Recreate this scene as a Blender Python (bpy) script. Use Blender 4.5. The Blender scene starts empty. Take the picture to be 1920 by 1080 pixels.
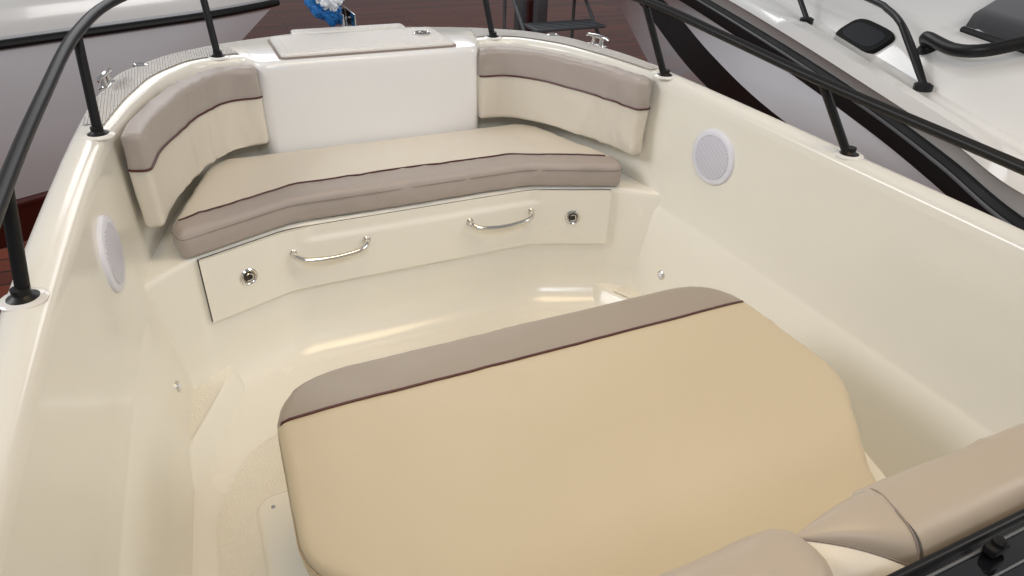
import bpy, bmesh, math, random
from mathutils import Vector, Matrix, noise
from mathutils.bvhtree import BVHTree
random.seed(4)
C = bpy.context.scene.collection
H = 0.65                      # design unit in metres
FK = 2.27                     # depth of the cockpit floor below eye level, in units
ZC = FK*H
XC, FPX = 0.945, 1300.0

def W(x, y, k): return Vector((x*H, y*H, ZC-k*H))

# ------------------------------------------------------------------ camera
Xa = Vector((3240,-705,1300)).normalized()
Ya = Vector((-704,-840,1300)); Ya = (Ya-Xa*Ya.dot(Xa)).normalized()
Za = Xa.cross(Ya)
def D(px, py):
    d = Vector((px-960, py-540, FPX)); return Vector((Xa.dot(d), Ya.dot(d), Za.dot(d)))
def pix(px, py, k):
    d = D(px, py); t = k/-d.z; return (d.x*t-XC, d.y*t)
EYE = W(-XC,0,0)
def proj(p):
    q = p-EYE; c = Xa*q.x+Ya*q.y+Za*q.z; return (960+FPX*c.x/c.z, 540+FPX*c.y/c.z)
cam = bpy.data.cameras.new('camera'); co = bpy.data.objects.new('camera', cam); C.objects.link(co)
cam.lens = FPX/1920*36; cam.clip_start = 0.02; cam.clip_end = 200
R = Matrix(((Xa.x, -Xa.y, -Xa.z), (Ya.x, -Ya.y, -Ya.z), (Za.x, -Za.y, -Za.z)))
co.matrix_world = Matrix.Translation(EYE) @ R.to_4x4()
bpy.context.scene.camera = co

# ------------------------------------------------------------------ materials
def mat(name, base, rough=.4, metal=0, coat=0, bump=None, var=0, spec=.5, vscale=3, sheen=0, cr=.05):
    m = bpy.data.materials.new(name); m.use_nodes = True
    n, l = m.node_tree.nodes, m.node_tree.links; p = n['Principled BSDF']
    p.inputs['Base Color'].default_value = (*base,1); p.inputs['Roughness'].default_value = rough
    p.inputs['Metallic'].default_value = metal; p.inputs['Coat Weight'].default_value = coat
    p.inputs['Coat Roughness'].default_value = cr; p.inputs['Specular IOR Level'].default_value = spec
    p.inputs['Sheen Weight'].default_value = sheen
    tc = n.new('ShaderNodeTexCoord')
    if var:
        t = n.new('ShaderNodeTexNoise'); t.inputs['Scale'].default_value = vscale; t.inputs['Detail'].default_value = 5
        l.new(tc.outputs['Object'], t.inputs['Vector'])
        mx = n.new('ShaderNodeMixRGB'); mx.inputs[1].default_value = (*[c*(1-var) for c in base],1)
        mx.inputs[2].default_value = (*[min(1,c*(1+var)) for c in base],1)
        l.new(t.outputs['Fac'], mx.inputs[0]); l.new(mx.outputs[0], p.inputs['Base Color'])
        mr = n.new('ShaderNodeMapRange'); mr.inputs['To Min'].default_value = rough*.7; mr.inputs['To Max'].default_value = rough*1.35
        l.new(t.outputs['Fac'], mr.inputs['Value']); l.new(mr.outputs[0], p.inputs['Roughness'])
    prev = None
    for kind, sc, st, dist in (bump or []):
        b = n.new('ShaderNodeBump'); b.inputs['Strength'].default_value = st; b.inputs['Distance'].default_value = dist
        if kind == 'noise':
            t = n.new('ShaderNodeTexNoise'); t.inputs['Scale'].default_value = sc; t.inputs['Detail'].default_value = 3; o = t.outputs['Fac']
        elif kind == 'vor':
            t = n.new('ShaderNodeTexVoronoi'); t.inputs['Scale'].default_value = sc; o = t.outputs['Distance']
        else:
            t = n.new('ShaderNodeTexWave'); t.inputs['Scale'].default_value = sc; t.bands_direction = 'X'; o = t.outputs['Fac']
        l.new(tc.outputs['Object'], t.inputs['Vector']); l.new(o, b.inputs['Height'])
        if prev: l.new(prev.outputs[0], b.inputs['Normal'])
        prev = b
    if prev: l.new(prev.outputs[0], p.inputs['Normal'])
    return m
gel   = mat('cream_gelcoat', (.885,.860,.775), .24, coat=.5, var=.012, bump=[('noise',4,.08,.01)], cr=.10)
gelw  = mat('cool_lit_gelcoat', (.87,.87,.87), .2, coat=.5, var=.012, bump=[('noise',4,.05,.01)], cr=.08)  # same gelcoat as the hull; cool light on the bow box put into its colour
deckw = mat('pale_deck_gelcoat', (.86,.84,.80), .25, coat=.4, var=.012)
skid  = mat('nonskid_gelcoat', (.84,.80,.70), .5, bump=[('vor',170,.55,.003)], var=.03)
ribs  = mat('ribbed_nonskid', (.76,.73,.69), .45, bump=[('wave',38,1,.005)], var=.02)
fine  = mat('fine_nonskid', (.78,.76,.73), .5, bump=[('vor',200,.9,.002)], var=.02)
gap   = mat('shadow_gap', (.05,.04,.03), .8)
cream = mat('cream_vinyl', (.72,.67,.575), .42, bump=[('noise',9,.12,.02),('noise',600,.15,.0008)], var=.04, sheen=.1)
golden= mat('sand_cream_vinyl', (.565,.480,.335), .42, bump=[('noise',4,.14,.02),('noise',600,.15,.0008)], var=.06, sheen=.1, vscale=1.6)
taupe = mat('taupe_vinyl', (.405,.355,.325), .42, bump=[('noise',9,.15,.02),('noise',600,.15,.0008)], var=.04, sheen=.1)
taupe2= mat('warm_taupe_vinyl', (.33,.28,.225), .42, bump=[('noise',600,.15,.0008)], var=.04, sheen=.1)
beige = mat('beige_vinyl', (.46,.39,.31), .4, bump=[('noise',5,.12,.02),('noise',600,.15,.0008)], var=.03, sheen=.1)
pipe  = mat('brown_piping', (.07,.014,.012), .4)
seam  = mat('taupe_seam', (.27,.22,.19), .6)
steel = mat('polished_steel', (.72,.71,.69), .12, 1)
black = mat('black_coated_tube', (.009,.009,.010), .4, spec=.3)
rubber= mat('black_rubber', (.010,.010,.011), .5, var=.1, spec=.2)
plast = mat('white_plastic', (.80,.81,.90), .35, var=.01)
white = mat('white_boat_gelcoat', (.88,.87,.84), .18, coat=.5, var=.02)
greyh = mat('grey_white_hull', (.74,.75,.78), .2, coat=.5, var=.04)
glass = mat('dark_tinted_acrylic', (.006,.006,.008), .05, coat=.6)
pglass= mat('dark_porthole_glass', (.012,.014,.018), .5, spec=.08)
pring = mat('matt_black_porthole_frame', (.006,.006,.006), .6, spec=.08)
red   = mat('dark_red_paint', (.10,.022,.018), .5, var=.2)
blue  = mat('blue_plastic_film', (.02,.22,.62), .3, coat=.3, bump=[('noise',25,.7,.02)], var=.2, vscale=20)
wfilm = mat('white_plastic_film', (.75,.8,.85), .3, coat=.3, bump=[('noise',25,.7,.02)])
galv  = mat('grey_painted_metal', (.16,.17,.18), .5, .3, var=.15, vscale=12)
grille = mat('perforated_white_grille', (.66,.68,.74), .45)
n, l = grille.node_tree.nodes, grille.node_tree.links
tc = n.new('ShaderNodeTexCoord'); sx_ = n.new('ShaderNodeSeparateXYZ'); cx_ = n.new('ShaderNodeCombineXYZ')
v = n.new('ShaderNodeTexVoronoi'); v.voronoi_dimensions='2D'; v.inputs['Scale'].default_value = 185; v.inputs['Randomness'].default_value = 0
r = n.new('ShaderNodeMapRange'); r.inputs['From Min'].default_value=.20; r.inputs['From Max'].default_value=.38
mx = n.new('ShaderNodeMixRGB'); mx.inputs[1].default_value=(.30,.30,.36,1); mx.inputs[2].default_value=(.76,.77,.87,1)
l.new(tc.outputs['Object'], sx_.inputs[0]); l.new(sx_.outputs['Y'], cx_.inputs['X']); l.new(sx_.outputs['Z'], cx_.inputs['Y'])
l.new(cx_.outputs[0], v.inputs['Vector']); l.new(v.outputs['Distance'], r.inputs['Value']); l.new(r.outputs[0], mx.inputs[0]); l.new(mx.outputs[0], n['Principled BSDF'].inputs['Base Color'])
boards = mat('red_brown_boards', (.10,.028,.016), .3)
n, l = boards.node_tree.nodes, boards.node_tree.links
boards.node_tree.nodes['Principled BSDF'].inputs['Specular IOR Level'].default_value=.15
tc = n.new('ShaderNodeTexCoord'); b = n.new('ShaderNodeTexBrick'); b.inputs['Scale'].default_value=1; b.inputs['Brick Width'].default_value=2.2; b.inputs['Row Height'].default_value=.2
b.inputs['Mortar Size'].default_value=.010; b.inputs['Color1'].default_value=(.26,.050,.016,1); b.inputs['Color2'].default_value=(.13,.026,.010,1); b.inputs['Mortar'].default_value=(.01,.006,.005,1)
l.new(tc.outputs['Object'], b.inputs['Vector']); l.new(b.outputs['Color'], n['Principled BSDF'].inputs['Base Color'])

# ------------------------------------------------------------------ helpers
BASE = {}
def tag(o, label=None, cat=None, group=None, kind=None):
    for k, v in (('label',label),('category',cat),('group',group),('kind',kind)):
        if v: o[k] = v
    return o
def thing(name, label, cat, base, group=None):
    o = bpy.data.objects.new(name, None); C.objects.link(o); o.location = base; o.empty_display_size=.1
    BASE[o.name] = Vector(base); return tag(o, label, cat, group)
def obj(name, bm, m, parent=None, smooth=35, base=None):
    me = bpy.data.meshes.new(name)
    bmesh.ops.recalc_face_normals(bm, faces=bm.faces)
    b = BASE[parent.name] if parent else (Vector(base) if base is not None else Vector((0,0,0)))
    if b.length: bmesh.ops.translate(bm, vec=-b, verts=bm.verts)
    bm.to_mesh(me); bm.free()
    ms = m if isinstance(m, list) else [m]
    for q in ms: me.materials.append(q)
    o = bpy.data.objects.new(name, me); C.objects.link(o)
    if parent: o.parent = parent
    else: o.location = b
    BASE[o.name] = b
    if smooth:
        me.shade_smooth()
        try: me.set_sharp_from_angle(angle=math.radians(smooth))
        except Exception: pass
    return o
def loft(rows, closed=False, bm=None, caps=False):
    bm = bm or bmesh.new()
    vs = [[bm.verts.new(p) for p in r] for r in rows]
    n = len(vs[0])
    for a, b in zip(vs, vs[1:]):
        for i in range(n if closed else n-1):
            j = (i+1) % n
            try: bm.faces.new((a[i], a[j], b[j], b[i]))
            except Exception: pass
    if caps:
        bm.faces.new(vs[0]); bm.faces.new(vs[-1])
    return bm
def tube(pts, r, seg=12, bm=None, closed=False):
    pts = [Vector(p) for p in pts]; rows = []; n = len(pts); prev = None
    for i, p in enumerate(pts):
        t = (pts[min(i+1,n-1)]-pts[max(i-1,0)]).normalized()
        if prev is None:
            a = t.orthogonal().normalized()
        else:
            a = (prev - t*prev.dot(t)).normalized()
        prev = a; b = t.cross(a)
        rr = r[i] if isinstance(r, (list,tuple)) else r
        rows.append([p+a*math.cos(2*math.pi*k/seg)*rr+b*math.sin(2*math.pi*k/seg)*rr for k in range(seg)])
    return loft(rows, True, bm, True)
def lathe(prof, c, axis, seg=40, bm=None):
    axis = Vector(axis).normalized(); a = axis.orthogonal().normalized(); b = axis.cross(a); c = Vector(c)
    rows = [[c+axis*h+(a*math.cos(2*math.pi*k/seg)+b*math.sin(2*math.pi*k/seg))*max(r,1e-4) for k in range(seg)] for r, h in prof]
    return loft(rows, True, bm, True)
def box(c, s, bm=None, rot=None, bev=0):
    b2 = bmesh.new(); bmesh.ops.create_cube(b2, size=1)
    for v in b2.verts: v.co = Vector((v.co.x*s[0], v.co.y*s[1], v.co.z*s[2]))
    if bev: bmesh.ops.bevel(b2, geom=b2.edges[:], offset=bev, segments=3, affect='EDGES', profile=.5)
    if rot: bmesh.ops.transform(b2, matrix=rot.to_4x4(), verts=b2.verts)
    bmesh.ops.translate(b2, vec=Vector(c), verts=b2.verts)
    if bm is None: return b2
    me = bpy.data.meshes.new('t'); b2.to_mesh(me); b2.free(); bm.from_mesh(me); bpy.data.meshes.remove(me); return bm
def rnd(pts, rad, n=6, closed=True):
    out = []; N = len(pts)
    for i in range(N):
        p = Vector(pts[i]).to_2d(); r = rad[i] if isinstance(rad,(list,tuple)) else rad
        if (not closed and i in (0, N-1)) or r <= 0:
            out += [p.copy()]; continue
        a = Vector(pts[i-1]).to_2d(); b = Vector(pts[(i+1)%N]).to_2d()
        da, db = (a-p), (b-p); r1 = min(r, da.length*.49, db.length*.49)
        s, e = p+da.normalized()*r1, p+db.normalized()*r1
        for k in range(n+1):
            t = k/n; out.append(s*(1-t)**2+p*2*t*(1-t)+e*t*t)
    return out
def dense(pts, step, closed=True):
    out = []; N = len(pts)
    for i in range(N if closed else N-1):
        a, b = pts[i], pts[(i+1)%N]; m = max(1,int((b-a).length/step))
        for k in range(m): out.append(a.lerp(b,k/m))
    if not closed: out.append(pts[-1])
    return out
def smooth_line(pts, n=8):
    pts = [Vector(p) for p in pts]; out = []
    for i in range(len(pts)-1):
        p0, p1, p2, p3 = pts[max(i-1,0)], pts[i], pts[i+1], pts[min(i+2,len(pts)-1)]
        for k in range(n):
            t = k/n
            out.append(.5*((2*p1)+(p2-p0)*t+(2*p0-5*p1+4*p2-p3)*t*t+(3*p1-p0-3*p2+p3)*t**3))
    out.append(pts[-1]); return out
def split(bm, test):
    b2 = bm.copy()
    bmesh.ops.delete(b2, geom=[f for f in b2.faces if not test(f.calc_center_median())], context='FACES')
    bmesh.ops.delete(bm, geom=[f for f in bm.faces if test(f.calc_center_median())], context='FACES')
    return b2

# ------------------------------------------------------------------ hall floor
bm = bmesh.new(); GK = 4.1
vs = [bm.verts.new(W(x,y,GK)) for x,y in ((-60,-40),(60,-40),(60,110),(-60,110))]; bm.faces.new(vs)
tag(obj('floor', bm, boards, smooth=0), 'dark red brown boarded hall floor beyond the bow', 'floor', kind='structure')

# ------------------------------------------------------------------ the main boat
boat = thing('motor_boat', 'cream open bow boat in the foreground with cushioned bow seat, sun pad and black rails', 'boat', W(0,1.5,GK))
def KG(y):
    pts = [(-3,1.10),(0,1.05),(1.86,1.0),(2.95,.952),(3.4,.948),(6,.945)]
    for (a,ka),(b,kb) in zip(pts, pts[1:]):
        if y <= b: return ka+(kb-ka)*(y-a)/(b-a)
    return pts[-1][1]
ctrl = [((1.56,-1.5),(1.42,-1.5),0,0),((1.56,0),(1.42,0),.3,.3),((1.535,1.0),(1.41,1.0),.3,.3),((1.50,1.9),(1.37,1.9),.25,.25),
        ((1.455,2.45),(1.325,2.45),.2,.2),((1.405,2.95),(1.275,2.95),.2,.15),((1.36,3.4),(1.17,3.37),.1,.1),((1.26,3.87),(1.06,3.68),.10,.10),
        ((1.05,4.15),(.89,3.92),.10,.10),((.80,4.31),(.66,3.95),.05,.04),((.62,4.38),(.602,3.80),.04,.05),((.3,4.48),(.3,3.80),.1,.1)]
def half(idx):
    pts = [c[idx] for c in ctrl]+[(0,(4.51,3.80)[idx])]
    rad = [c[2+idx] for c in ctrl]+[0]
    out = []
    N = len(pts)
    for i in range(N):
        p = Vector(pts[i])
        if i == 0 or i == N-1: out.append(p); continue
        a, b = Vector(pts[i-1]), Vector(pts[i+1]); r1 = min(rad[i], (a-p).length*.49, (b-p).length*.49)
        s, e = p+(a-p).normalized()*r1, p+(b-p).normalized()*r1
        for k in range(7):
            t = k/6; out.append(s*(1-t)**2+p*2*t*(1-t)+e*t*t)
    return out
ho, hi = half(0), half(1)
def mirror(l): return [Vector((-p.x,p.y)) for p in l]+[p for p in reversed(l[:-1])]
OUT, INN = mirror(ho), mirror(hi)
sec = []
for o_, i_ in zip(OUT, INN):
    d = (i_-o_).normalized(); ko, ki = KG(o_.y), KG(i_.y)
    inb = Vector((-o_.x, -.25*(o_.y-1.5) if o_.y>1.5 else 0)).normalized()
    row = []
    def a(p, k): row.append(W(p.x,p.y,k))
    a(o_+inb*.95, 3.35); a(o_+inb*.35, 2.9); a(o_+inb*.09, 2.35); a(o_+inb*.04, 1.7); a(o_+inb*.02, ko+.11)
    a(o_, ko+.06); a(o_+d*.004, ko+.03); a(o_+d*.014, ko+.010); a(o_+d*.034, ko)
    a(o_.lerp(i_,.5), (ko+ki)/2-.004)
    a(i_-d*.040, ki); a(i_-d*.022, ki+.004); a(i_-d*.009, ki+.012); a(i_-d*.003, ki+.026); a(i_, ki+.055)
    sec.append(row)
def isbox(c): return abs(c.x)<.625*H and c.y<4.33*H and c.y>3.6*H
bm = loft([list(r) for r in zip(*sec)])
boxb = split(bm, lambda c: isbox(c) and c.z>W(0,0,1.02).z and c.y<4.2*H)
obj('hull', bm, gel, boat, 40)
rows = []
TB = ((0,0),(.2,.004),(.45,.006),(.60,.008),(.62,.012),(.645,.024),(.9,.050),(1.15,.075),(1.35,.08))
for k, off in TB:
    r_ = []
    for i_ in INN:
        n_ = Vector((-i_.x,0)).normalized() if i_.y < 3 and abs(i_.x)>.1 else Vector((0,0))
        p = i_+n_*off; r_.append(W(p.x,p.y,KG(i_.y)+.055+k))
    rows.append(r_)
bm = loft(rows)
b2 = split(bm, isbox)
me_ = bpy.data.meshes.new('t'); b2.to_mesh(me_); b2.free(); boxb.from_mesh(me_); bpy.data.meshes.remove(me_)
bmesh.ops.remove_doubles(boxb, verts=boxb.verts, dist=1e-5)
obj('inner_liner', bm, gel, boat, 30)
obj('anchor_locker_box', boxb, gelw, boat, 60)
def wall(y, k, s):
    for a_, b_ in zip(ctrl, ctrl[1:]):
        if a_[1][1] <= y <= b_[1][1]:
            t = (y-a_[1][1])/(b_[1][1]-a_[1][1]); x = a_[1][0]+(b_[1][0]-a_[1][0])*t
            dx = (b_[1][0]-a_[1][0])/(b_[1][1]-a_[1][1]); break
    kk = k-KG(y)-.055
    off = 0
    for (k0,o0),(k1,o1) in zip(TB,TB[1:]):
        if k0<=kk<=k1: off = o0+(o1-o0)*(kk-k0)/(k1-k0)
    return W(s*(x-off), y, k), Vector((-s, dx, 0)).normalized()
obj('rub_rail', tube([W(p.x*1.006,p.y+(.01 if p.y>4 else 0),KG(p.y)+.13) for p in OUT], .014), rubber, boat)
# cockpit floor with an inset non-skid panel
ys = [-1.5,0,1,1.9,2.45,2.95,3.3]; xs=[1.42,1.42,1.41,1.37,1.325,1.275,1.2]
obj('cockpit_floor', loft([[W(-x,y,FK) for x,y in zip(xs,ys)],[W(0,y,FK) for y in ys],[W(x,y,FK) for x,y in zip(xs,ys)]]), gel, boat)
bm = bmesh.new()
bm.faces.new([bm.verts.new(W(p.x,p.y,FK-.005)) for p in rnd([(-1.22,-1.2),(-1.19,2.15),(-1.02,2.46),(-.80,2.58),(.80,2.58),(1.02,2.46),(1.19,2.15),(1.22,-1.2)],[.1]*8,5)])
bmesh.ops.triangulate(bm, faces=bm.faces)
obj('floor_nonskid', bm, skid, boat, 0)

# bow seat base
def faceline(dy=0, n=1):
    pts = [(-1.34,2.76+dy),(-1.09,2.985+dy),(-.66,3.15+dy),(.66,3.15+dy),(1.09,2.985+dy),(1.34,2.76+dy)]
    return rnd(pts, [0,.04,.07,.07,.04,0], 6, False)
rows = []
fil = [(-.20*(1-math.cos(math.pi/2*j/10)), 2.055+.218*math.sin(math.pi/2*j/10)) for j in range(11)]
for dy, k in [(1.3,1.553),(.028,1.556),(.012,1.560),(.003,1.570),(0,1.59),(0,1.90)]+fil:
    if dy > 1: rows.append([W(p.x*.9, 3.95, k) for p in faceline()])
    else: rows.append([W(p.x, p.y, k) for p in faceline(dy)])
obj('seat_base', loft(rows), gel, boat, 40)
# corner steps beside the floor with non-skid tops: flat triangular facets with a narrow bevel to the floor
hx, hy = -.907, -.421
for s in (-1,1):
    def ring(off, k):
        pts = [(1.37,3.05),(1.02+hx*off,3.05),(1.045+hx*off,2.92+hy*off),(1.30+hx*off,2.36+hy*off),(1.37,2.27+hy*off*1.5)]
        return [W(s*p.x, p.y, k) for p in rnd(pts,[0,0,.02,.03,0],4)]
    bm = loft([ring(.075,2.278),ring(.062,2.262),ring(.016,2.176),ring(.007,2.168),ring(0,2.166)], True)
    bm.faces.new([bm.verts.new(p) for p in ring(0,2.166)])
    o = obj('corner_step', bm, gel, boat, 30)
    bm = bmesh.new()
    bm.faces.new([bm.verts.new(W(s*p.x,p.y,2.161)) for p in rnd([(1.275,2.87),(1.07,2.87),(1.285,2.42)],[.04,.04,.04],5)])
    bmesh.ops.triangulate(bm, faces=bm.faces)
    obj('nonskid_patch', bm, skid, o, 0)

# seat locker door
door_rows = []; NX = 110; fl = faceline()
def along(x):
    for a_, b_ in zip(fl, fl[1:]):
        if a_.x <= x <= b_.x: return a_.y+(b_.y-a_.y)*(x-a_.x)/max(1e-6,b_.x-a_.x)
    return fl[-1].y
def sst(a,b,x):
    t = max(0,min(1,(x-a)/(b-a))); return t*t*(3-2*t)
for j in range(31):
    k = 1.570+(1.898-1.570)*j/30; r_ = []
    for i in range(NX+1):
        x = -1.063+2.126*i/NX
        sc = sst(-.60,-.53,x)*(1-sst(.66,.71,x))*(1-sst(1.625,1.65,k))
        r_.append(W(x, along(x)-.026+.018*sc, k))
    door_rows.append(r_)
bm = loft(door_rows)
ed = [e for e in bm.edges if e.is_boundary]
ex = bmesh.ops.extrude_edge_only(bm, edges=ed)
bmesh.ops.translate(bm, vec=Vector((0,.020*H,0)), verts=[v for v in ex['geom'] if isinstance(v,bmesh.types.BMVert)])
door = obj('locker_door', bm, gel, boat, 50)
r2 = []
for k in (1.567,1.903):
    r2.append([W(-1.069+2.138*i/NX, along(-1.069+2.138*i/NX)-.003, k) for i in range(NX+1)])
obj('door_gasket', loft(r2), gap, door, 0)
def steel_latch(c, nrm, parent, r=.034, name='latch'):
    o = obj(name, lathe([(0,-.004),(r*H,-.004),(r*H,.003),(r*H*.86,.006),(r*H*.72,.004),(r*H*.66,.001),(.001,.001)], c, nrm), steel, parent)
    nrm = Vector(nrm).normalized(); a_ = nrm.orthogonal().normalized(); b_ = nrm.cross(a_)
    ringp = [c+nrm*.005+(a_*math.cos(t)+b_*math.sin(t))*r*H*.42 for t in [k*math.pi/6 for k in range(0,10)]]
    obj('latch_ring', tube(ringp, .0024, 8), steel, parent)
    obj('latch_slot', lathe([(0,.0015),(r*H*.6,.0015),(r*H*.6,.0018),(0,.0018)], c, nrm), gap, parent)
for s in (-1,1):
    c = W(s*.87, along(.87)-.028, 1.728); nr = Vector((-s*.36,-1,0)).normalized()
    steel_latch(c, nr, door, .043)
    x0, x1 = s*.465-.183, s*.465+.183; yf = 3.124
    pts = [(x0,yf,1.690),(x0+.006,yf-.026,1.696),(x0+.030,yf-.048,1.706),(x0+.075,yf-.062,1.713),(s*.465,yf-.070,1.718),(x1-.075,yf-.062,1.713),(x1-.030,yf-.048,1.706),(x1-.006,yf-.026,1.696),(x1,yf,1.690)]
    hd = obj('handle', tube(smooth_line([W(*p) for p in pts],6), .0090, 16), steel, door)
    for x in (x0,x1):
        obj('handle_foot', lathe([(.001,0),(.0145,0),(.0145,.003),(.010,.008),(.001,.008)], W(x,yf+.003,1.690),(0,-1,0),20), steel, door)

# speakers and courtesy lights
for s in (-1,1):
    c, nr = wall(2.50,1.232,s)
    R0 = .138*H
    sp = obj('speaker', lathe([(.001,-.005),(R0,-.005),(R0,.003),(R0*.985,.007),(R0*.95,.009),(R0*.80,.010),(R0*.785,.008),(.001,.008)], c, nr, 56), plast, boat, 50)
    sp['label'] = 'round white speaker on the port wall' if s<0 else 'round white speaker on the starboard wall'
    obj('speaker_grille', lathe([(.001,.0083),(R0*.78,.0083),(R0*.775,.0105),(R0*.74,.0112),(.001,.0112)], c, nr, 48), grille, sp, 30)
    c, nr = wall(2.66,1.98,s)
    lt = obj('courtesy_light', lathe([(.001,-.004),(.018,-.004),(.018,.002),(.014,.005),(.011,.004),(.001,.004)], c, nr, 28), steel, boat)
    obj('lens', lathe([(.001,.0045),(.010,.0045),(.007,.007),(.001,.008)], c, nr, 20), plast, lt)

# anchor locker lid in the raised bow box
def rr_rect(x0,x1,y0,y1,r): return rnd([(x0,y0),(x1,y0),(x1,y1),(x0,y1)],[r]*4,6)
def slab(outl, kt, kb, m, name, parent, bev=.012, ins=None):
    bm = bmesh.new()
    c = sum(outl, Vector((0,0)))/len(outl)
    def rg(d,k): return [W(p.x-(p.x-c.x)/max((p-c).length,1e-5)*d, p.y-(p.y-c.y)/max((p-c).length,1e-5)*d, k) for p in outl]
    loft([rg(0,kb),rg(0,kt+bev),rg(bev*.3,kt+bev*.3),rg(bev,kt)], True, bm)
    bm.faces.new([bm.verts.new(p) for p in rg(bev,kt)])
    return obj(name, bm, m, parent, 40)
lk = .945
g_ = slab(rr_rect(-.494,.494,3.838,4.30,.04), lk-.007, lk+.03, seam, 'lid_gutter', boat, .002)
lid = slab(rr_rect(-.482,.482,3.85,4.288,.035), lk-.022, lk+.03, deckw, 'anchor_locker_lid', boat, .010)
slab(rr_rect(-.44,.44,3.89,4.255,.03), lk-.0245, lk-.010, fine, 'nonskid_patch', lid, .002)
steel_latch(W(.36,4.09,lk-.027), (0,0,1), lid, .05)
slab(rr_rect(-.34,.34,4.34,4.44,.02), .925, .96, deckw, 'bow_step', boat, .008)
slab(rr_rect(-.31,.31,4.355,4.425,.02), .923, .94, fine, 'nonskid_patch', boat, .002)
for s in (-1,1):
    idx = [i for i,(o_,i_) in enumerate(zip(OUT,INN)) if (o_.x*s>0) and o_.y>2.98 and abs(o_.x)>.66 and i_.y>3.0]
    rws = []
    for t in (.20,.5,.78):
        rws.append([W(*(OUT[i].lerp(INN[i],t)), (KG(OUT[i].y)+KG(INN[i].y))/2-.0065) for i in idx])
    obj('foredeck_nonskid', loft(rws), ribs, boat, 0)

# black pulpit rail
base_pts = [(1.4385,1.856),(1.297,2.95),(.78,4.0)]
topm = {-1:[(-1.405,1.94,.725),(-1.285,3.06,.605),(-.80,4.10,.57)], 1:[(1.345,2.0,.735),(1.19,3.06,.60),(.73,4.10,.57)]}
for s in (-1,1):
    for (bx_,by_),(tx,ty,tk) in zip(base_pts,topm[s]):
        kb = KG(by_)
        obj('stanchion', tube([W(s*bx_,by_,kb+.01),W(tx,ty,tk)], .0115, 16), black, boat)
        obj('stanchion_base', lathe([(.001,-.002),(.025,-.002),(.025,.003),(.019,.006),(.0145,.010),(.0145,.020),(.001,.020)], W(s*bx_,by_,kb-.001),(0,0,1),28), black, boat)
        obj('stanchion_pad', lathe([(.001,-.003),(.037,-.003),(.037,.0005),(.032,.0035),(.001,.0035)], W(s*bx_,by_,kb),(0,0,1),32), deckw, boat)
port = [(-1.43,-.4,.86),(-1.43,.6,.81),(-1.43,1.25,.775),(-1.405,1.94,.725),(-1.355,2.5,.665),(-1.285,3.06,.605),(-1.15,3.6,.58),(-.80,4.15,.56),(-.3,4.5,.555)]
star = [(1.40,-.4,.87),(1.40,.6,.83),(1.39,1.25,.79),(1.345,2.0,.735),(1.28,2.5,.672),(1.19,3.06,.60),(1.05,3.6,.575),(.73,4.15,.56),(.3,4.5,.555)]
obj('handrail', tube(smooth_line([W(*p) for p in port+[(0,4.56,.553)]+star[::-1]],6), .0130, 16), black, boat)

# cleats and deck fittings
for s in (-1,1):
    cx, cy = s*1.285, 3.62
    dv = (Vector((s*1.26,3.85,0))-Vector((s*1.36,3.4,0))).normalized(); k = KG(cy)
    p = W(cx,cy,k)
    bm = tube([p+dv*.062+Vector((0,0,.028)),p+dv*.05+Vector((0,0,.034)),p+Vector((0,0,.034)),p-dv*.05+Vector((0,0,.034)),p-dv*.062+Vector((0,0,.028))],[.004,.0065,.008,.0065,.004],12)
    for q in (-1,1): tube([p+dv*.022*q-Vector((0,0,.003)),p+dv*.02*q+Vector((0,0,.034))],[.010,.007],12,bm)
    box(p+Vector((0,0,.003)),(.026,.085,.006),bm,rot=Matrix.Rotation(math.atan2(dv.y,dv.x)-math.pi/2,3,'Z'),bev=.002)
    obj('mooring_cleat', bm, steel, boat)
    obj('deck_filler', lathe([(.001,-.002),(.024,-.002),(.024,.005),(.017,.008),(.013,.005),(.001,.005)], W(s*1.15,3.93,KG(3.9)),(0,0,1),28), steel, boat)
bm = bmesh.new(); kr = .92
for q in (-1,1): box(W(q*.035+.02,4.60,kr-.02),(.004,.2,.05),bm,bev=.0015)
box(W(.02,4.60,kr+.012),(.045,.2,.004),bm)
rol = obj('bow_roller', bm, steel, boat)
obj('roller_wheel', lathe([(.001,-.018),(.02,-.018),(.013,0),(.02,.018),(.001,.018)], W(.02,4.72,kr-.02),(1,0,0),20), rubber, rol)

# pedestal under the sun pad, plinth and screws
def prism(outl, levels, m, name, parent, sm=40):
    rows = []
    c = Vector((0,1.3))
    for off,k in levels:
        rows.append([W(p.x+(off if p.x>0 else -off), p.y+(off if p.y>c.y else -off), k) for p in outl])
    bm = loft(rows, True); bm.faces.new([bm.verts.new(p) for p in rows[-1]])
    return obj(name, bm, m, parent, sm)
ped = rnd([(-.86,1.86),(.86,1.86),(.88,1.2),(.76,.72),(.74,.2),(-.74,.2),(-.76,.72),(-.88,1.2)],[.2,.2,.15,.1,0,0,.1,.15],6)
prism(ped,[(.04,2.28),(.02,2.2),(0,2.0),(-.005,1.62),(-.02,1.60)],gel,'pad_pedestal',boat)
pl = rnd([(-1.03,2.15),(1.03,2.15),(1.03,.4),(-1.03,.4)],[.09,.09,.05,.05],6)
pn = prism(pl,[(.02,2.275),(.010,2.262),(0,2.245),(-.010,2.240)],gel,'floor_plinth',boat)
for s in (-1,1):
    for y in (2.08,1.6):
        obj('screw', lathe([(.001,0),(.006,0),(.005,.002),(.001,.002)], W(s*.975,y,2.240),(0,0,1),14), steel, pn)

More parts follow.
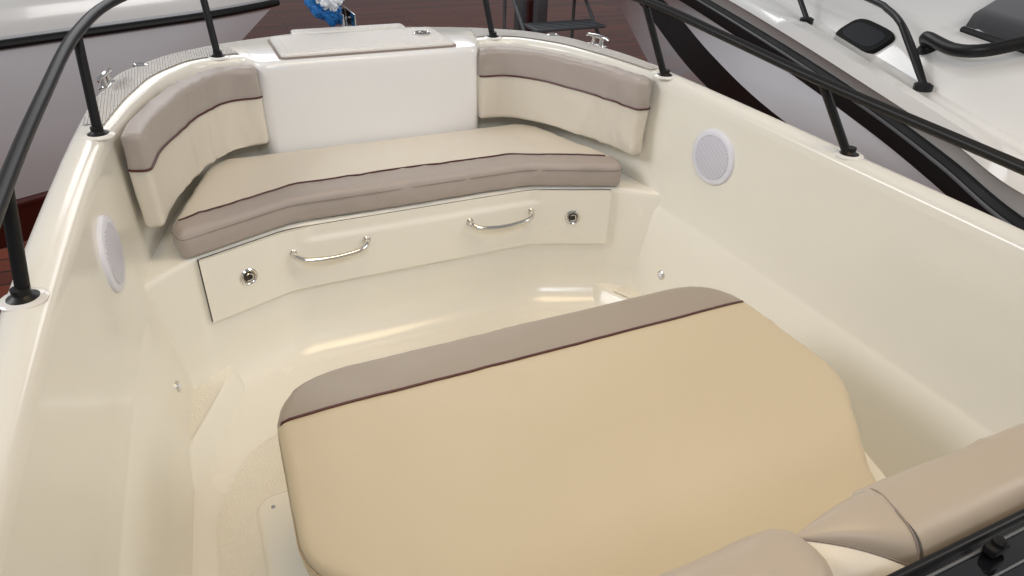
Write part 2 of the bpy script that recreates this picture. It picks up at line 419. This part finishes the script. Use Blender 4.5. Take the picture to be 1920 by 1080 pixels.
# console behind the sun pad
prism(rnd([(-.66,.42),(.66,.42),(.66,-1.2),(-.66,-1.2)],[.04,.04,0,0],4),[(.02,2.27),(0,2.2),(0,1.13),(-.01,1.12)],gel,'console',boat)
obj('windscreen_base', box(W(0.05,.02,1.085),(1.46*H,.76*H,.03*H),bev=.004), glass, boat)
obj('windscreen_trim', box(W(.05,.400,1.07),(1.5*H,.010,.030),bev=.004), black, boat)
obj('trim_strip', box(W(.05,.382,1.068),(1.46*H,.004,.004),bev=.0015), galv, boat)
obj('trim_strip', box(W(.05,.335,1.068),(1.46*H,.003,.003),bev=.001), galv, boat)
for x in (.235,.45):
    fx = obj('console_clip', box(W(x,.37,1.055),(.030,.016,.014),bev=.004), rubber, boat)
    obj('clip_screw', lathe([(.001,0),(.008,0),(.008,.006),(.005,.009),(.001,.009)], W(x,.37,1.045),(0,0,1),20), rubber, fx)

# ------------------------------------------------------------------ cushions
def inside_dist(p, outl):
    d = 1e9; n_ = len(outl)
    for i in range(n_):
        a_, b_ = outl[i], outl[(i+1)%n_]; ab = b_-a_; L = ab.length_squared
        t = 0 if L==0 else max(0,min(1,(p-a_).dot(ab)/L)); d = min(d,(p-(a_+ab*t)).length)
    return d
def ridge(v):
    a_ = 1-min(1,abs(noise.noise(v))*3.2); return a_*a_
def cushion_bm(outl, kt, kb, bev, puff, step, cuts=(), wrk=.002, zc=(), seed=0, fold=0, foldfn=None, nmid=3, bulge=.003):
    outl = dense(outl, step*1.1)
    n_ = len(outl); area = sum(outl[i].x*outl[(i+1)%n_].y-outl[(i+1)%n_].x*outl[i].y for i in range(n_))
    if area < 0: outl = list(reversed(outl))
    nrm = []
    for i in range(n_):
        t = (outl[(i+1)%n_]-outl[i-1]).normalized(); nrm.append(Vector((-t.y,t.x)))
    bm = bmesh.new()
    def rg(d, k): return [Vector((p.x+q.x*d,p.y+q.y*d,-k)) for p,q in zip(outl,nrm)]
    lv = []
    for j in range(6):
        a_ = math.pi/2*j/5; lv.append((bev*(1-math.sin(a_)), kb-bev*(1-math.cos(a_))))
    lv2 = [(bev*(1-math.cos(math.pi/2*j/5)), kt+bev*(1-math.sin(math.pi/2*j/5))) for j in range(6)]
    rows = [rg(*x) for x in lv]
    for j in range(1,nmid): 
        f = j/nmid; rows.append(rg(-bulge*math.sin(f*math.pi), lv[-1][1]+(lv2[0][1]-lv[-1][1])*f))
    rows += [rg(*x) for x in lv2]
    vs = [[bm.verts.new(p) for p in r] for r in rows]
    for a_, b_ in zip(vs, vs[1:]):
        for i in range(n_):
            j = (i+1)%n_; bm.faces.new((a_[i],a_[j],b_[j],b_[i]))
    bm.faces.new(vs[-1]); bm.faces.new(list(reversed(vs[0])))
    xs = [p.x for p in outl]; ys = [p.y for p in outl]
    def cut(co_, no): bmesh.ops.bisect_plane(bm, geom=bm.verts[:]+bm.edges[:]+bm.faces[:], dist=1e-5, plane_co=co_, plane_no=no)
    x = min(xs)+step
    while x < max(xs)-step*.3: cut((x,0,0),(1,0,0)); x += step
    y = min(ys)+step
    while y < max(ys)-step*.3: cut((0,y,0),(0,1,0)); y += step
    for c_, no in cuts: cut(c_, no)
    for z in zc: cut((0,0,-z),(0,0,1))
    for v_ in bm.verts:
        p2 = Vector((v_.co.x,v_.co.y)); d = inside_dist(p2,outl)
        nz = noise.noise(Vector((v_.co.x*3.1+seed,v_.co.y*3.1,v_.co.z*4)))+.5*noise.noise(Vector((v_.co.x*9+seed,v_.co.y*9,v_.co.z*9)))
        if v_.co.z > -kt-bev*.5: v_.co.z += puff*(1-math.exp(-d/.12))+wrk*nz
        elif v_.co.z > -kb+bev*.5: 
            v_.co.x += wrk*nz*1.2; v_.co.y += wrk*1.2*noise.noise(Vector((v_.co.y*5,seed,v_.co.x*7)))
    if fold:
        bmesh.ops.recalc_face_normals(bm, faces=bm.faces); bm.normal_update()
        for v_ in bm.verts:
            if v_.co.z > -kb+bev*.3:
                c_ = v_.co
                f = ridge(Vector((c_.x*4.5+seed,c_.y*4.5+noise.noise(c_*3)*.8,c_.z*2.0)))*.7+ridge(Vector((c_.x*9+seed+7,c_.y*9,c_.z*4+3)))*.35
                m_ = max(0,noise.noise(Vector((c_.x*2+seed*2,c_.y*2,c_.z*2)))+.35)
                v_.co += v_.normal*fold*f*m_*(foldfn(c_) if foldfn else 1)
    return bm
def tow(bm):
    for v_ in bm.verts: v_.co = W(v_.co.x, v_.co.y, -v_.co.z)
    return bm
def put(name, label, cat, bm, test, m_main, m_band, band_name, base, group=None):
    b2 = split(bm, test)
    o = obj(name, tow(bm), m_main, None, 60, base); tag(o, label, cat, group)
    obj(band_name, tow(b2), m_band, o, 60)
    return o
pad = rnd([(-.90,1.90),(.90,1.90),(.905,1.20),(.60,.80),(.56,.50),(-.56,.50),(-.60,.80),(-.925,1.18)],[.25,.25,.10,.12,.05,.05,.12,.08],8)
bm = cushion_bm(pad,1.478,1.60,.030,.007,.04,cuts=[((0,1.69,0),(0,1,0))],wrk=.0026,seed=3,fold=.0065)
tr = BVHTree.FromBMesh(bm)
def drape(pts, tr, up=.002, n=10):
    out = []
    for a_, b_ in zip(pts, pts[1:]):
        for i in range(n):
            p = Vector(a_).lerp(Vector(b_), i/n); h = tr.ray_cast(Vector((p.x,p.y,1)),Vector((0,0,-1)))
            if h[0]: out.append(W(p.x,p.y,-h[0].z-up))
    return out
pp = drape([(-.893,1.69),(0,1.69),(.893,1.69)],tr,n=40)
o = put('sun_pad','large sand cream sun pad with taupe front band, raised over the cockpit floor','cushion',bm,lambda c:c.y>1.69,golden,taupe2,'front_band',W(0,1.2,1.6))
pp = [pp[0]+Vector((-.004,0,-.05)),pp[0]+Vector((-.006,0,-.02))]+pp+[pp[-1]+Vector((.006,0,-.02)),pp[-1]+Vector((.004,0,-.05))]
obj('piping', tube(pp,.0034,8), pipe, o)
sl = rnd([(-.60,.80),(-.925,1.18),(-.90,1.90),(.90,1.90),(.905,1.20),(.60,.80)],[0,.08,.25,.25,.10,0],8,False)
obj('edge_seam', tube([W(p.x*1.003,p.y,1.513) for p in sl],.0018,6), mat('cream_seam',(.42,.34,.23),.6), o)

# bow seat cushion
sc = rnd([(-1.11,2.955),(-.62,3.15),(.62,3.15),(1.11,2.955),(1.145,3.06),(.95,3.70),(.86,3.785),(-.86,3.785),(-.95,3.70),(-1.145,3.06)],
         [.04,.06,.06,.04,.05,.08,.08,.08,.08,.05],7)
def seamy(x):
    ax = abs(x); return 3.30 if ax<.58 else 3.30-(ax-.58)*.205/.50
bm = cushion_bm(sc,1.416,1.553,.034,.008,.03,cuts=[((0,3.30,0),(0,1,0)),((.58,3.30,0),(.41,1,0)),((-.58,3.30,0),(-.41,1,0))],wrk=.003,seed=9,fold=.015,
                foldfn=lambda c: 1 if c.y<3.33-(max(0,abs(c.x)-.58))*.4 else .45, nmid=6)
tr = BVHTree.FromBMesh(bm)
pp = drape([(-1.105,seamy(1.105)),(-.60,seamy(.60)),(-.56,3.299),(.56,3.299),(.60,seamy(.60)),(1.105,seamy(1.105))],tr,n=18)
o = put('seat_cushion','wide angled cream bow seat cushion with taupe front band, lying on the locker','cushion',bm,lambda c:c.y<seamy(c.x),cream,taupe,'front_band',W(0,3.3,1.553))
obj('piping', tube([pp[0]+Vector((-.008,0,-.03))]+pp+[pp[-1]+Vector((.008,0,-.03))],.0033,8), pipe, o)
fr = rnd([(-1.14,3.06),(-1.11,2.955),(-.62,3.15),(.62,3.15),(1.11,2.955),(1.14,3.06)],[0,.04,.06,.06,.04,0],7,False)
obj('edge_seam', tube([W(p.x*1.004,p.y-.004,1.450) for p in fr],.0016,6), seam, o)

# backrest cushions
for s in (-1,1):
    back = [(1.235,2.97),(1.205,3.2),(1.03,3.64),(.87,3.885),(.615,3.90)]
    front= [(.615,3.795),(.79,3.78),(.950,3.585),(1.115,3.17),(1.155,2.95)]
    ol = [Vector((s*p.x,p.y)) for p in rnd(back+front,[.03,.2,.15,.12,.03,.03,.10,.12,.2,.03],8)]
    bm = cushion_bm(ol,.970,1.375,.024,.003,.03,zc=(1.115,),wrk=.006,seed=20+s,fold=.019,nmid=15,bulge=.002)
    fp = [Vector((s*p.x,p.y)) for p in rnd([(.612,3.795),(.79,3.78),(.950,3.585),(1.115,3.17),(1.155,2.95),(1.19,2.945),(1.235,2.97)],[0,.10,.12,.2,.03,.03,0],8,False)]
    fp = dense(fp,.015,False); trb = BVHTree.FromBMesh(bm); pts=[]
    for i,p in enumerate(fp):
        a_, b_ = fp[max(i-1,0)], fp[min(i+1,len(fp)-1)]; t = (b_-a_).normalized(); n2 = Vector((t.y,-t.x)) if s<0 else Vector((-t.y,t.x))
        if n2.dot(p-Vector((s*1.6,4.6)))<0: n2=-n2
        h = trb.ray_cast(Vector((p.x+n2.x*.06,p.y+n2.y*.06,-1.115)),Vector((-n2.x,-n2.y,0)),.15)
        if h[0]: pts.append(W(h[0].x+n2.x*.0035,h[0].y+n2.y*.0035,1.115))
    o = put('backrest_cushion', ('curved taupe and cream backrest cushion at the port side of the bow box' if s<0 else 'curved taupe and cream backrest cushion at the starboard side of the bow box'),
            'cushion',bm,lambda c:c.z>-1.115,cream,taupe,'top_band',W(s*1.0,3.5,1.375),'backrest cushions either side of the bow box')
    obj('piping', tube(pts,.0033,8), pipe, o)

# console bolsters
PROF = []
for j in range(36):
    a_ = 2*math.pi*j/36; c1, c2 = math.cos(a_), math.sin(a_)
    e = .6; PROF.append((.095*abs(c1)**e*(1 if c1>0 else -1), .175*abs(c2)**e*(1 if c2>0 else -1)))
KB = 1.218
def bolster(x0, x1, end0, end1, name, label, base):
    rows = []; N = 60
    for i in range(N+1):
        f = i/N; sc_ = 1
        if end0 and f*(x1-x0)<.07: sc_ = (1-(1-f*(x1-x0)/.07)**2)**.5
        if end1 and (1-f)*(x1-x0)<.07: sc_ = (1-(1-(1-f)*(x1-x0)/.07)**2)**.5
        sc_ = .35+.65*sc_
        r_ = []
        for py_, pz_ in PROF:
            x = x0+(x1-x0)*f
            w_ = .004*noise.noise(Vector((x*6,py_*20,pz_*8)))+.003*ridge(Vector((x*5,py_*10,pz_*6+4)))
            r_.append(W(x, .50+py_*sc_+w_, KB-pz_*(.6+.4*sc_)-w_))
        rows.append(r_)
    bm = loft(rows, True, None, True)
    zc_ = W(0,0,1.14).z
    o_t = split(bm, lambda c: c.z>=zc_)
    o = obj(name, bm, cream, None, 70, base); tag(o, label, 'cushion', 'console backrest bolsters')
    obj('top_panel', o_t, beige, o, 70)
    return o
bolster(-.68,-.060,True,True,'bolster_cushion','taupe topped bolster cushion cut off by the bottom edge, left of the notch',W(-.4,.5,1.4))
ob = bolster(.12,.80,False,True,'bolster_cushion','taupe topped bolster cushion in the bottom right corner beside the dark console',W(.45,.5,1.4))
arc = [W(.122+.02*(py_/.095), .50+py_, KB-pz_) for py_,pz_ in PROF if pz_>.105]
arc = sorted(arc, key=lambda p:-p.y)
A_ = W(-.078,.550,1.085)
def bul(t): return Vector((0,0,.010*math.sin(math.pi*t)))
rows = []
for j in range(15):
    t = j/14; rows.append([p.lerp(A_,t)+bul(t) for p in arc])
obj('end_panel', loft(rows), beige, ob, 80)
C_ = arc[-1]
edge_ = [C_.lerp(A_,j/14)+bul(j/14) for j in range(15)]
rows = [edge_]
for q,(dy,dk) in enumerate(((-.025,-.001),(-.05,.008),(-.085,.03),(-.10,.10),(-.10,.25))):
    rows.append([p+Vector((-.004,dy*H*(.4+.8*j/14),-dk*H-.003)) for j,p in enumerate(edge_)])
obj('cream_end_panel', loft(rows), cream, ob, 80)
front_ = [arc[0].lerp(A_,j/14)+bul(j/14) for j in range(15)]
obj('cream_end_panel', loft([front_,[p-Vector((0,0,.16)) for p in front_]]), cream, ob, 80)
obj('edge_seam', tube([p+Vector((0,0,.001)) for p in arc],.0014,8), seam, ob)
obj('edge_seam', tube([p+Vector((0,0,.001)) for p in edge_],.0013,8), seam, ob)

# ------------------------------------------------------------------ blue and white plastic bundle on the bow
c0 = W(-.09,4.66,.82)
bm = bmesh.new(); bmesh.ops.create_icosphere(bm, subdivisions=5, radius=1)
for v_ in bm.verts:
    n1 = noise.noise(v_.co*1.8)+.5*noise.noise(v_.co*4.5)+.3*noise.noise(v_.co*10)-.3*ridge(v_.co*3); v_.co *= 1+.38*n1
    v_.co = c0+Vector((v_.co.x*.068-v_.co.z*.03,v_.co.y*.06,v_.co.z*.095+.02))
bb = obj('plastic_bundle', bm, blue, None, 60, W(-.09,4.66,.9)); tag(bb,'crumpled blue and white plastic film bundled over the bow roller','plastic wrap')
bm = bmesh.new(); bmesh.ops.create_icosphere(bm, subdivisions=5, radius=1)
for v_ in bm.verts:
    n1 = noise.noise(v_.co*2.3+Vector((5,0,0)))+.6*noise.noise(v_.co*6); v_.co *= 1+.4*n1
    v_.co = c0+Vector((v_.co.x*.048+.016,v_.co.y*.04-.060,v_.co.z*.05+.030))
obj('white_film', bm, wfilm, bb, 60)

# ------------------------------------------------------------------ boat lying to port ahead
lb = thing('motor_boat', 'white boat at the top left with a thin black rub strip and grey white hull', 'boat', W(-3,6.5,GK))
levels = [(.86,.05,.55),(.88,.12,.10),(.95,.10,.03),(1.15,-.02,0),(1.2,-.08,0),(1.5,-.47,.03),(1.8,-.80,.08),(2.1,-1.08,.16),(2.38,-1.32,.26),(2.9,-1.7,.75)]
def lrow(bx_, off):
    out = []
    for i in range(31):
        t = i/30; x = -6+(bx_+6)*t; y = 5.77+(x+2.05)*.50+off+ .25*math.sin(min(1,max(0,(x+6)/6))*math.pi)*.3
        if x > bx_-.8: y += .18*((x-bx_+.8)/.8)**2
        out.append((x,y))
    return out
rows = [[W(x,y,k) for x,y in lrow(bx_,off)] for k,bx_,off in levels]
obj('deck', loft([[W(x,y+2.2*(1-i/30)+.05,.87) for i,(x,y) in enumerate(lrow(.05,.5))]]+rows[:4]), white, lb)
obj('hull', loft(rows[3:9]), greyh, lb)
obj('antifouled_bottom', loft(rows[8:]), red, lb)
obj('rub_strip', tube([p+Vector((.0,-.008,0)) for p in rows[4]],.021,10), black, lb)
obj('boot_stripe', tube([p+Vector((.0,-.003,0)) for p in rows[8]],.02,8), red, lb)
far = [[W(x,y+(2.4+off2)*(1-i/30)+.05,k) for i,(x,y) in enumerate(lrow(bx_,.4))] for k,bx_,off2 in ((.87,.05,0),(1.2,-.05,.0),(2.3,-1.2,-.3))]
obj('far_side', loft(far), white, lb)

# ------------------------------------------------------------------ boat lying to starboard
rb = thing('motor_boat', 'white boat at the top right with heavy black rub rail, oval porthole and dark windscreen', 'boat', W(4,3.5,GK))
def P3(px,py,k): return W(*pix(px,py,k),k)
def line3(pts,n=8): return smooth_line([P3(*p) for p in pts],n)
rub = line3([(2250,620,1.34),(1920,415,1.34),(1780,300,1.31),(1640,197,1.28),(1460,80,1.25),(1290,-20,1.23),(1180,-75,1.22)])
edge= line3([(2300,540,1.2),(1920,365,1.2),(1780,262,1.18),(1640,170,1.15),(1470,62,1.12),(1340,-14,1.1),(1230,-66,1.09)])
gtop= line3([(2300,460,1.12),(1920,290,1.12),(1800,222,1.1),(1700,160,1.08),(1560,72,1.05),(1430,-8,1.03),(1320,-60,1.02)])
low = line3([(2000,640,1.75),(1760,430,1.75),(1600,320,1.72),(1430,195,1.70),(1330,98,1.66),(1238,-5,1.6),(1150,-60,1.55)])
low2= line3([(1950,700,2.1),(1700,480,2.1),(1530,370,2.1),(1385,220,2.05),(1285,120,2.0),(1187,-5,1.9),(1110,-60,1.85)])
low3= line3([(1950,800,2.7),(1700,570,2.7),(1480,410,2.7),(1350,260,2.7),(1225,130,2.6),(1150,-5,2.5),(1080,-60,2.4)])
obj('gunwale', loft([rub,[a_.lerp(b_,.5)+Vector((0,0,.02)) for a_,b_ in zip(rub,edge)],edge,[a_.lerp(b_,.3)+Vector((0,0,.03)) for a_,b_ in zip(edge,gtop)],gtop]), white, rb, 50)
hb = [p.copy()-Vector((0,0,.02)) for p in rub]
obj('hull', loft([hb,[a_.lerp(b_,.5)+Vector((-.01,0,.0)) for a_,b_ in zip(hb,low)],low]), greyh, rb, 50)
obj('lower_hull', loft([low,low2]), rubber, rb, 50)
obj('keel_side', loft([low2,low3]), greyh, rb, 50)
def strip(pts, secs):
    rws=[]
    for dx,dz in secs: rws.append([p+Vector((-dx*.9,dx*.3,dz)) for p in pts])
    return loft(rws)
obj('rub_rail', strip(rub,[(0,.012),(.022,.010),(.034,-.006),(.036,-.06),(.028,-.088),(0,-.094)]), rubber, rb, 30)
obj('rub_rail_insert', strip(rub,[(.0345,-.010),(.041,-.014),(.041,-.020),(.0345,-.024)]), galv, rb, 30)
NG = len(gtop); cabb=[]; cabt=[]
for i,p in enumerate(gtop):
    t = (gtop[min(i+1,NG-1)]-gtop[max(i-1,0)]).normalized(); n2 = Vector((-t.y,t.x,0)).normalized()
    if n2.x<0: n2=-n2
    f = min(1,max(0,1-(i-NG*.45)/(NG*.5)))
    cabb.append(p+n2*.10-Vector((0,0,.012))); cabt.append(p+n2*(.10+.24)+Vector((0,0,.06+.085*f)))
def cs(u,v):
    i = u*(NG-1); a_ = int(min(i,NG-2)); f = i-a_
    p = cabb[a_].lerp(cabb[a_+1],f); q = cabt[a_].lerp(cabt[a_+1],f); w = p.lerp(q,v); w.z += .02*math.sin(v*math.pi); return w
obj('side_deck', loft([gtop,[a_.lerp(b_,.2)-Vector((0,0,.012)) for a_,b_ in zip(gtop,cabb)],cabb]), white, rb, 40)
obj('cabin_side', loft([[cs(i/80,v/8) for i in range(81)] for v in range(9)]), white, rb, 50)
obj('cabin_top', loft([cabt,[p+Vector((.05,.02,.02)) for p in cabt],[p+Vector((2.5,.8,.14)) for p in cabt]]), white, rb, 50)
def seek(px,py):
    best=None
    for i in range(0,161):
        for j in range(0,21):
            p = cs(i/160,j/20); q = proj(p); d = (q[0]-px)**2+(q[1]-py)**2
            if best is None or d<best[0]: best=(d,i/160,j/20,p)
    _,u,v,p = best
    du = (cs(min(1,u+.01),v)-cs(max(0,u-.01),v)).normalized(); dv = (cs(u,min(1,v+.05))-cs(u,max(0,v-.05))).normalized()
    nn = du.cross(dv).normalized()
    if nn.dot(EYE-p)<0: nn=-nn
    return p,nn,du,dv
def plate(c, nrm, ax, w, h, t, m, name, parent):
    ax = (ax-nrm*ax.dot(nrm)).normalized(); up_ = nrm.cross(ax); pts=[]
    for k in range(48):
        a_ = 2*math.pi*k/48; cx_,cz_=math.cos(a_),math.sin(a_); e=.55
        pts.append(ax*w*abs(cx_)**e*(1 if cx_>0 else -1)+up_*h*abs(cz_)**e*(1 if cz_>0 else -1))
    rows=[[c+p-nrm*.03 for p in pts],[c+p+nrm*t*.6 for p in pts],[c+p*.95+nrm*t for p in pts]]
    bm = loft(rows,True); bm.faces.new([bm.verts.new(p) for p in rows[-1]]); return obj(name,bm,m,parent,40)
p,nn,du,dv = seek(1622,66)
po = plate(p,nn,du,.20,.078,.014,pring,'porthole',rb)
plate(p+nn*.006,nn,du,.165,.052,.010,pglass,'porthole_glass',po)
hs = [seek(x,y) for x,y in ((1745,90),(1790,112),(1850,116),(1925,100))]
pts = [hs[0][0]]+[h[0]+h[1]*.05 for h in hs]+[hs[-1][0]+(hs[-1][0]-hs[-2][0])*1.2+hs[-1][1]*.05]
obj('grab_handle', tube(smooth_line(pts,5),.024,12), black, rb)
obj('handle_foot', lathe([(.001,-.01),(.045,-.01),(.045,.008),(.03,.02),(.001,.02)],hs[0][0],hs[0][1],20), black, rb)
i0, i1 = 0, int(NG*.60)
wb_ = [cabt[i]+Vector((.02,.01,.010)) for i in range(i0,i1)]
wm = [p+Vector((.16,.05,.07)) for p in wb_]; wt = [p+Vector((1.2,.4,.20)) for p in wb_]
obj('windscreen', loft([wb_,[a_.lerp(b_,.5)+Vector((-.01,0,.02)) for a_,b_ in zip(wb_,wm)],wm,wt]), glass, rb, 60)
obj('windscreen_frame', tube(wb_,.014,8), rubber, rb)
st = [((1732,160,1.075),(1690,45,.84)),((1513,36,1.03),(1490,-30,.84))]
for b_, t_ in st:
    obj('stanchion', tube([P3(*b_),P3(*t_)],.013,12), black, rb)
    obj('stanchion_base', lathe([(.001,-.02),(.034,-.02),(.034,.003),(.02,.01),(.001,.012)],P3(*b_),(0,0,1),24), black, rb)
obj('handrail', tube(smooth_line([P3(1732,160,1.075),P3(1712,95,.95),P3(1690,45,.85),P3(1665,18,.82),P3(1630,-2,.81),P3(1490,-60,.80)],6),.014,12), black, rb)

# ------------------------------------------------------------------ metal steps and door posts far ahead
sx0 = thing('metal_steps','grey metal mobile steps standing beyond the starboard bow','steps',W(4.9,10.5,GK))
for i in range(4):
    k = 3.1-.38*i; y = 9.2+.55*i
    bm = box(W(4.75,y,k),(1.25*H,.5*H,.03),bev=.004)
    for q in range(5): box(W(4.75,y-.2+.1*q,k-.03),(1.2*H,.008,.006),bm)
    obj('tread', bm, galv, sx0)
for s in (-1,1):
    obj('side_rail', tube([W(4.75+s*.66,8.8,3.9),W(4.75+s*.66,11.2,1.7),W(4.75+s*.66,11.2,.9)],.02,8), galv, sx0)
    obj('support_leg', tube([W(4.75+s*.66,11.2,GK),W(4.75+s*.66,11.2,1.7)],.02,8), galv, sx0)
def post(px0, px1, y, m, label, name='door_post'):
    x0 = D(px0,0); x1 = D(px1,0); a_ = x0.x*y/x0.y-XC; b_ = x1.x*y/x1.y-XC
    bm = box(W((a_+b_)/2,y,2.2),((b_-a_)*H,.12,3.8*H),bev=.006)
    box(W((a_+b_)/2,y,GK-.02),((b_-a_)*H*1.3,.16,.03),bm)
    tag(obj(name,bm,m,None,30,W((a_+b_)/2,y,GK)),label,'post')
post(968,985,14,galv,'narrow grey metal post beyond the bow, left of the brown one')
post(990,1000,14.2,red,'narrow red brown post between two grey posts beyond the bow')
post(1004,1024,13.6,galv,'wide grey metal post beyond the bow, right beside the metal steps')

# ------------------------------------------------------------------ light
w = bpy.data.worlds.new('World'); bpy.context.scene.world = w; w.use_nodes = True
bg = w.node_tree.nodes['Background']; bg.inputs[0].default_value = (.97,.97,1,1); bg.inputs[1].default_value = .30
def area(name, loc, target, sx, sy, e, col, spread=180):
    d = bpy.data.lights.new(name,'AREA'); d.shape='RECTANGLE'; d.size=sx; d.size_y=sy; d.energy=e; d.color=col; d.spread=math.radians(spread)
    o = bpy.data.objects.new(name,d); C.objects.link(o); o.location=loc
    o.rotation_euler=(Vector(target)-Vector(loc)).to_track_quat('-Z','Y').to_euler()
area('window_light_port',(-4.2,3.0,3.4),(0.5,1.9,.6),2.4,1.4,104,(.99,.99,1))
area('window_light_bow',(1.5,9,4.5),(0,1.8,.6),6,2,125,(.97,.98,1))
area('added_cool_fill_aft',(-.8,-2.0,3.6),(0,2.6,1.0),1.4,1.0,9,(.84,.90,1),70)  # added narrow cool fill aimed at the bow box, no window there
area('added_warm_fill_cockpit',(.3,.6,4.2),(.1,1.0,.4),1.6,1.6,12,(1,.74,.42),80)  # added warm fill to yellow the pad and cockpit, not an actual lamp
area('added_fill_starboard',(5.5,-1.0,4.5),(3.2,3.0,.8),3,2,66,(1,.98,.94),110)  # added fill that brightens the white boat to starboard, no window there
sc_ = bpy.context.scene
sc_.view_settings.view_transform='Standard'; sc_.view_settings.look='None'; sc_.view_settings.exposure=0
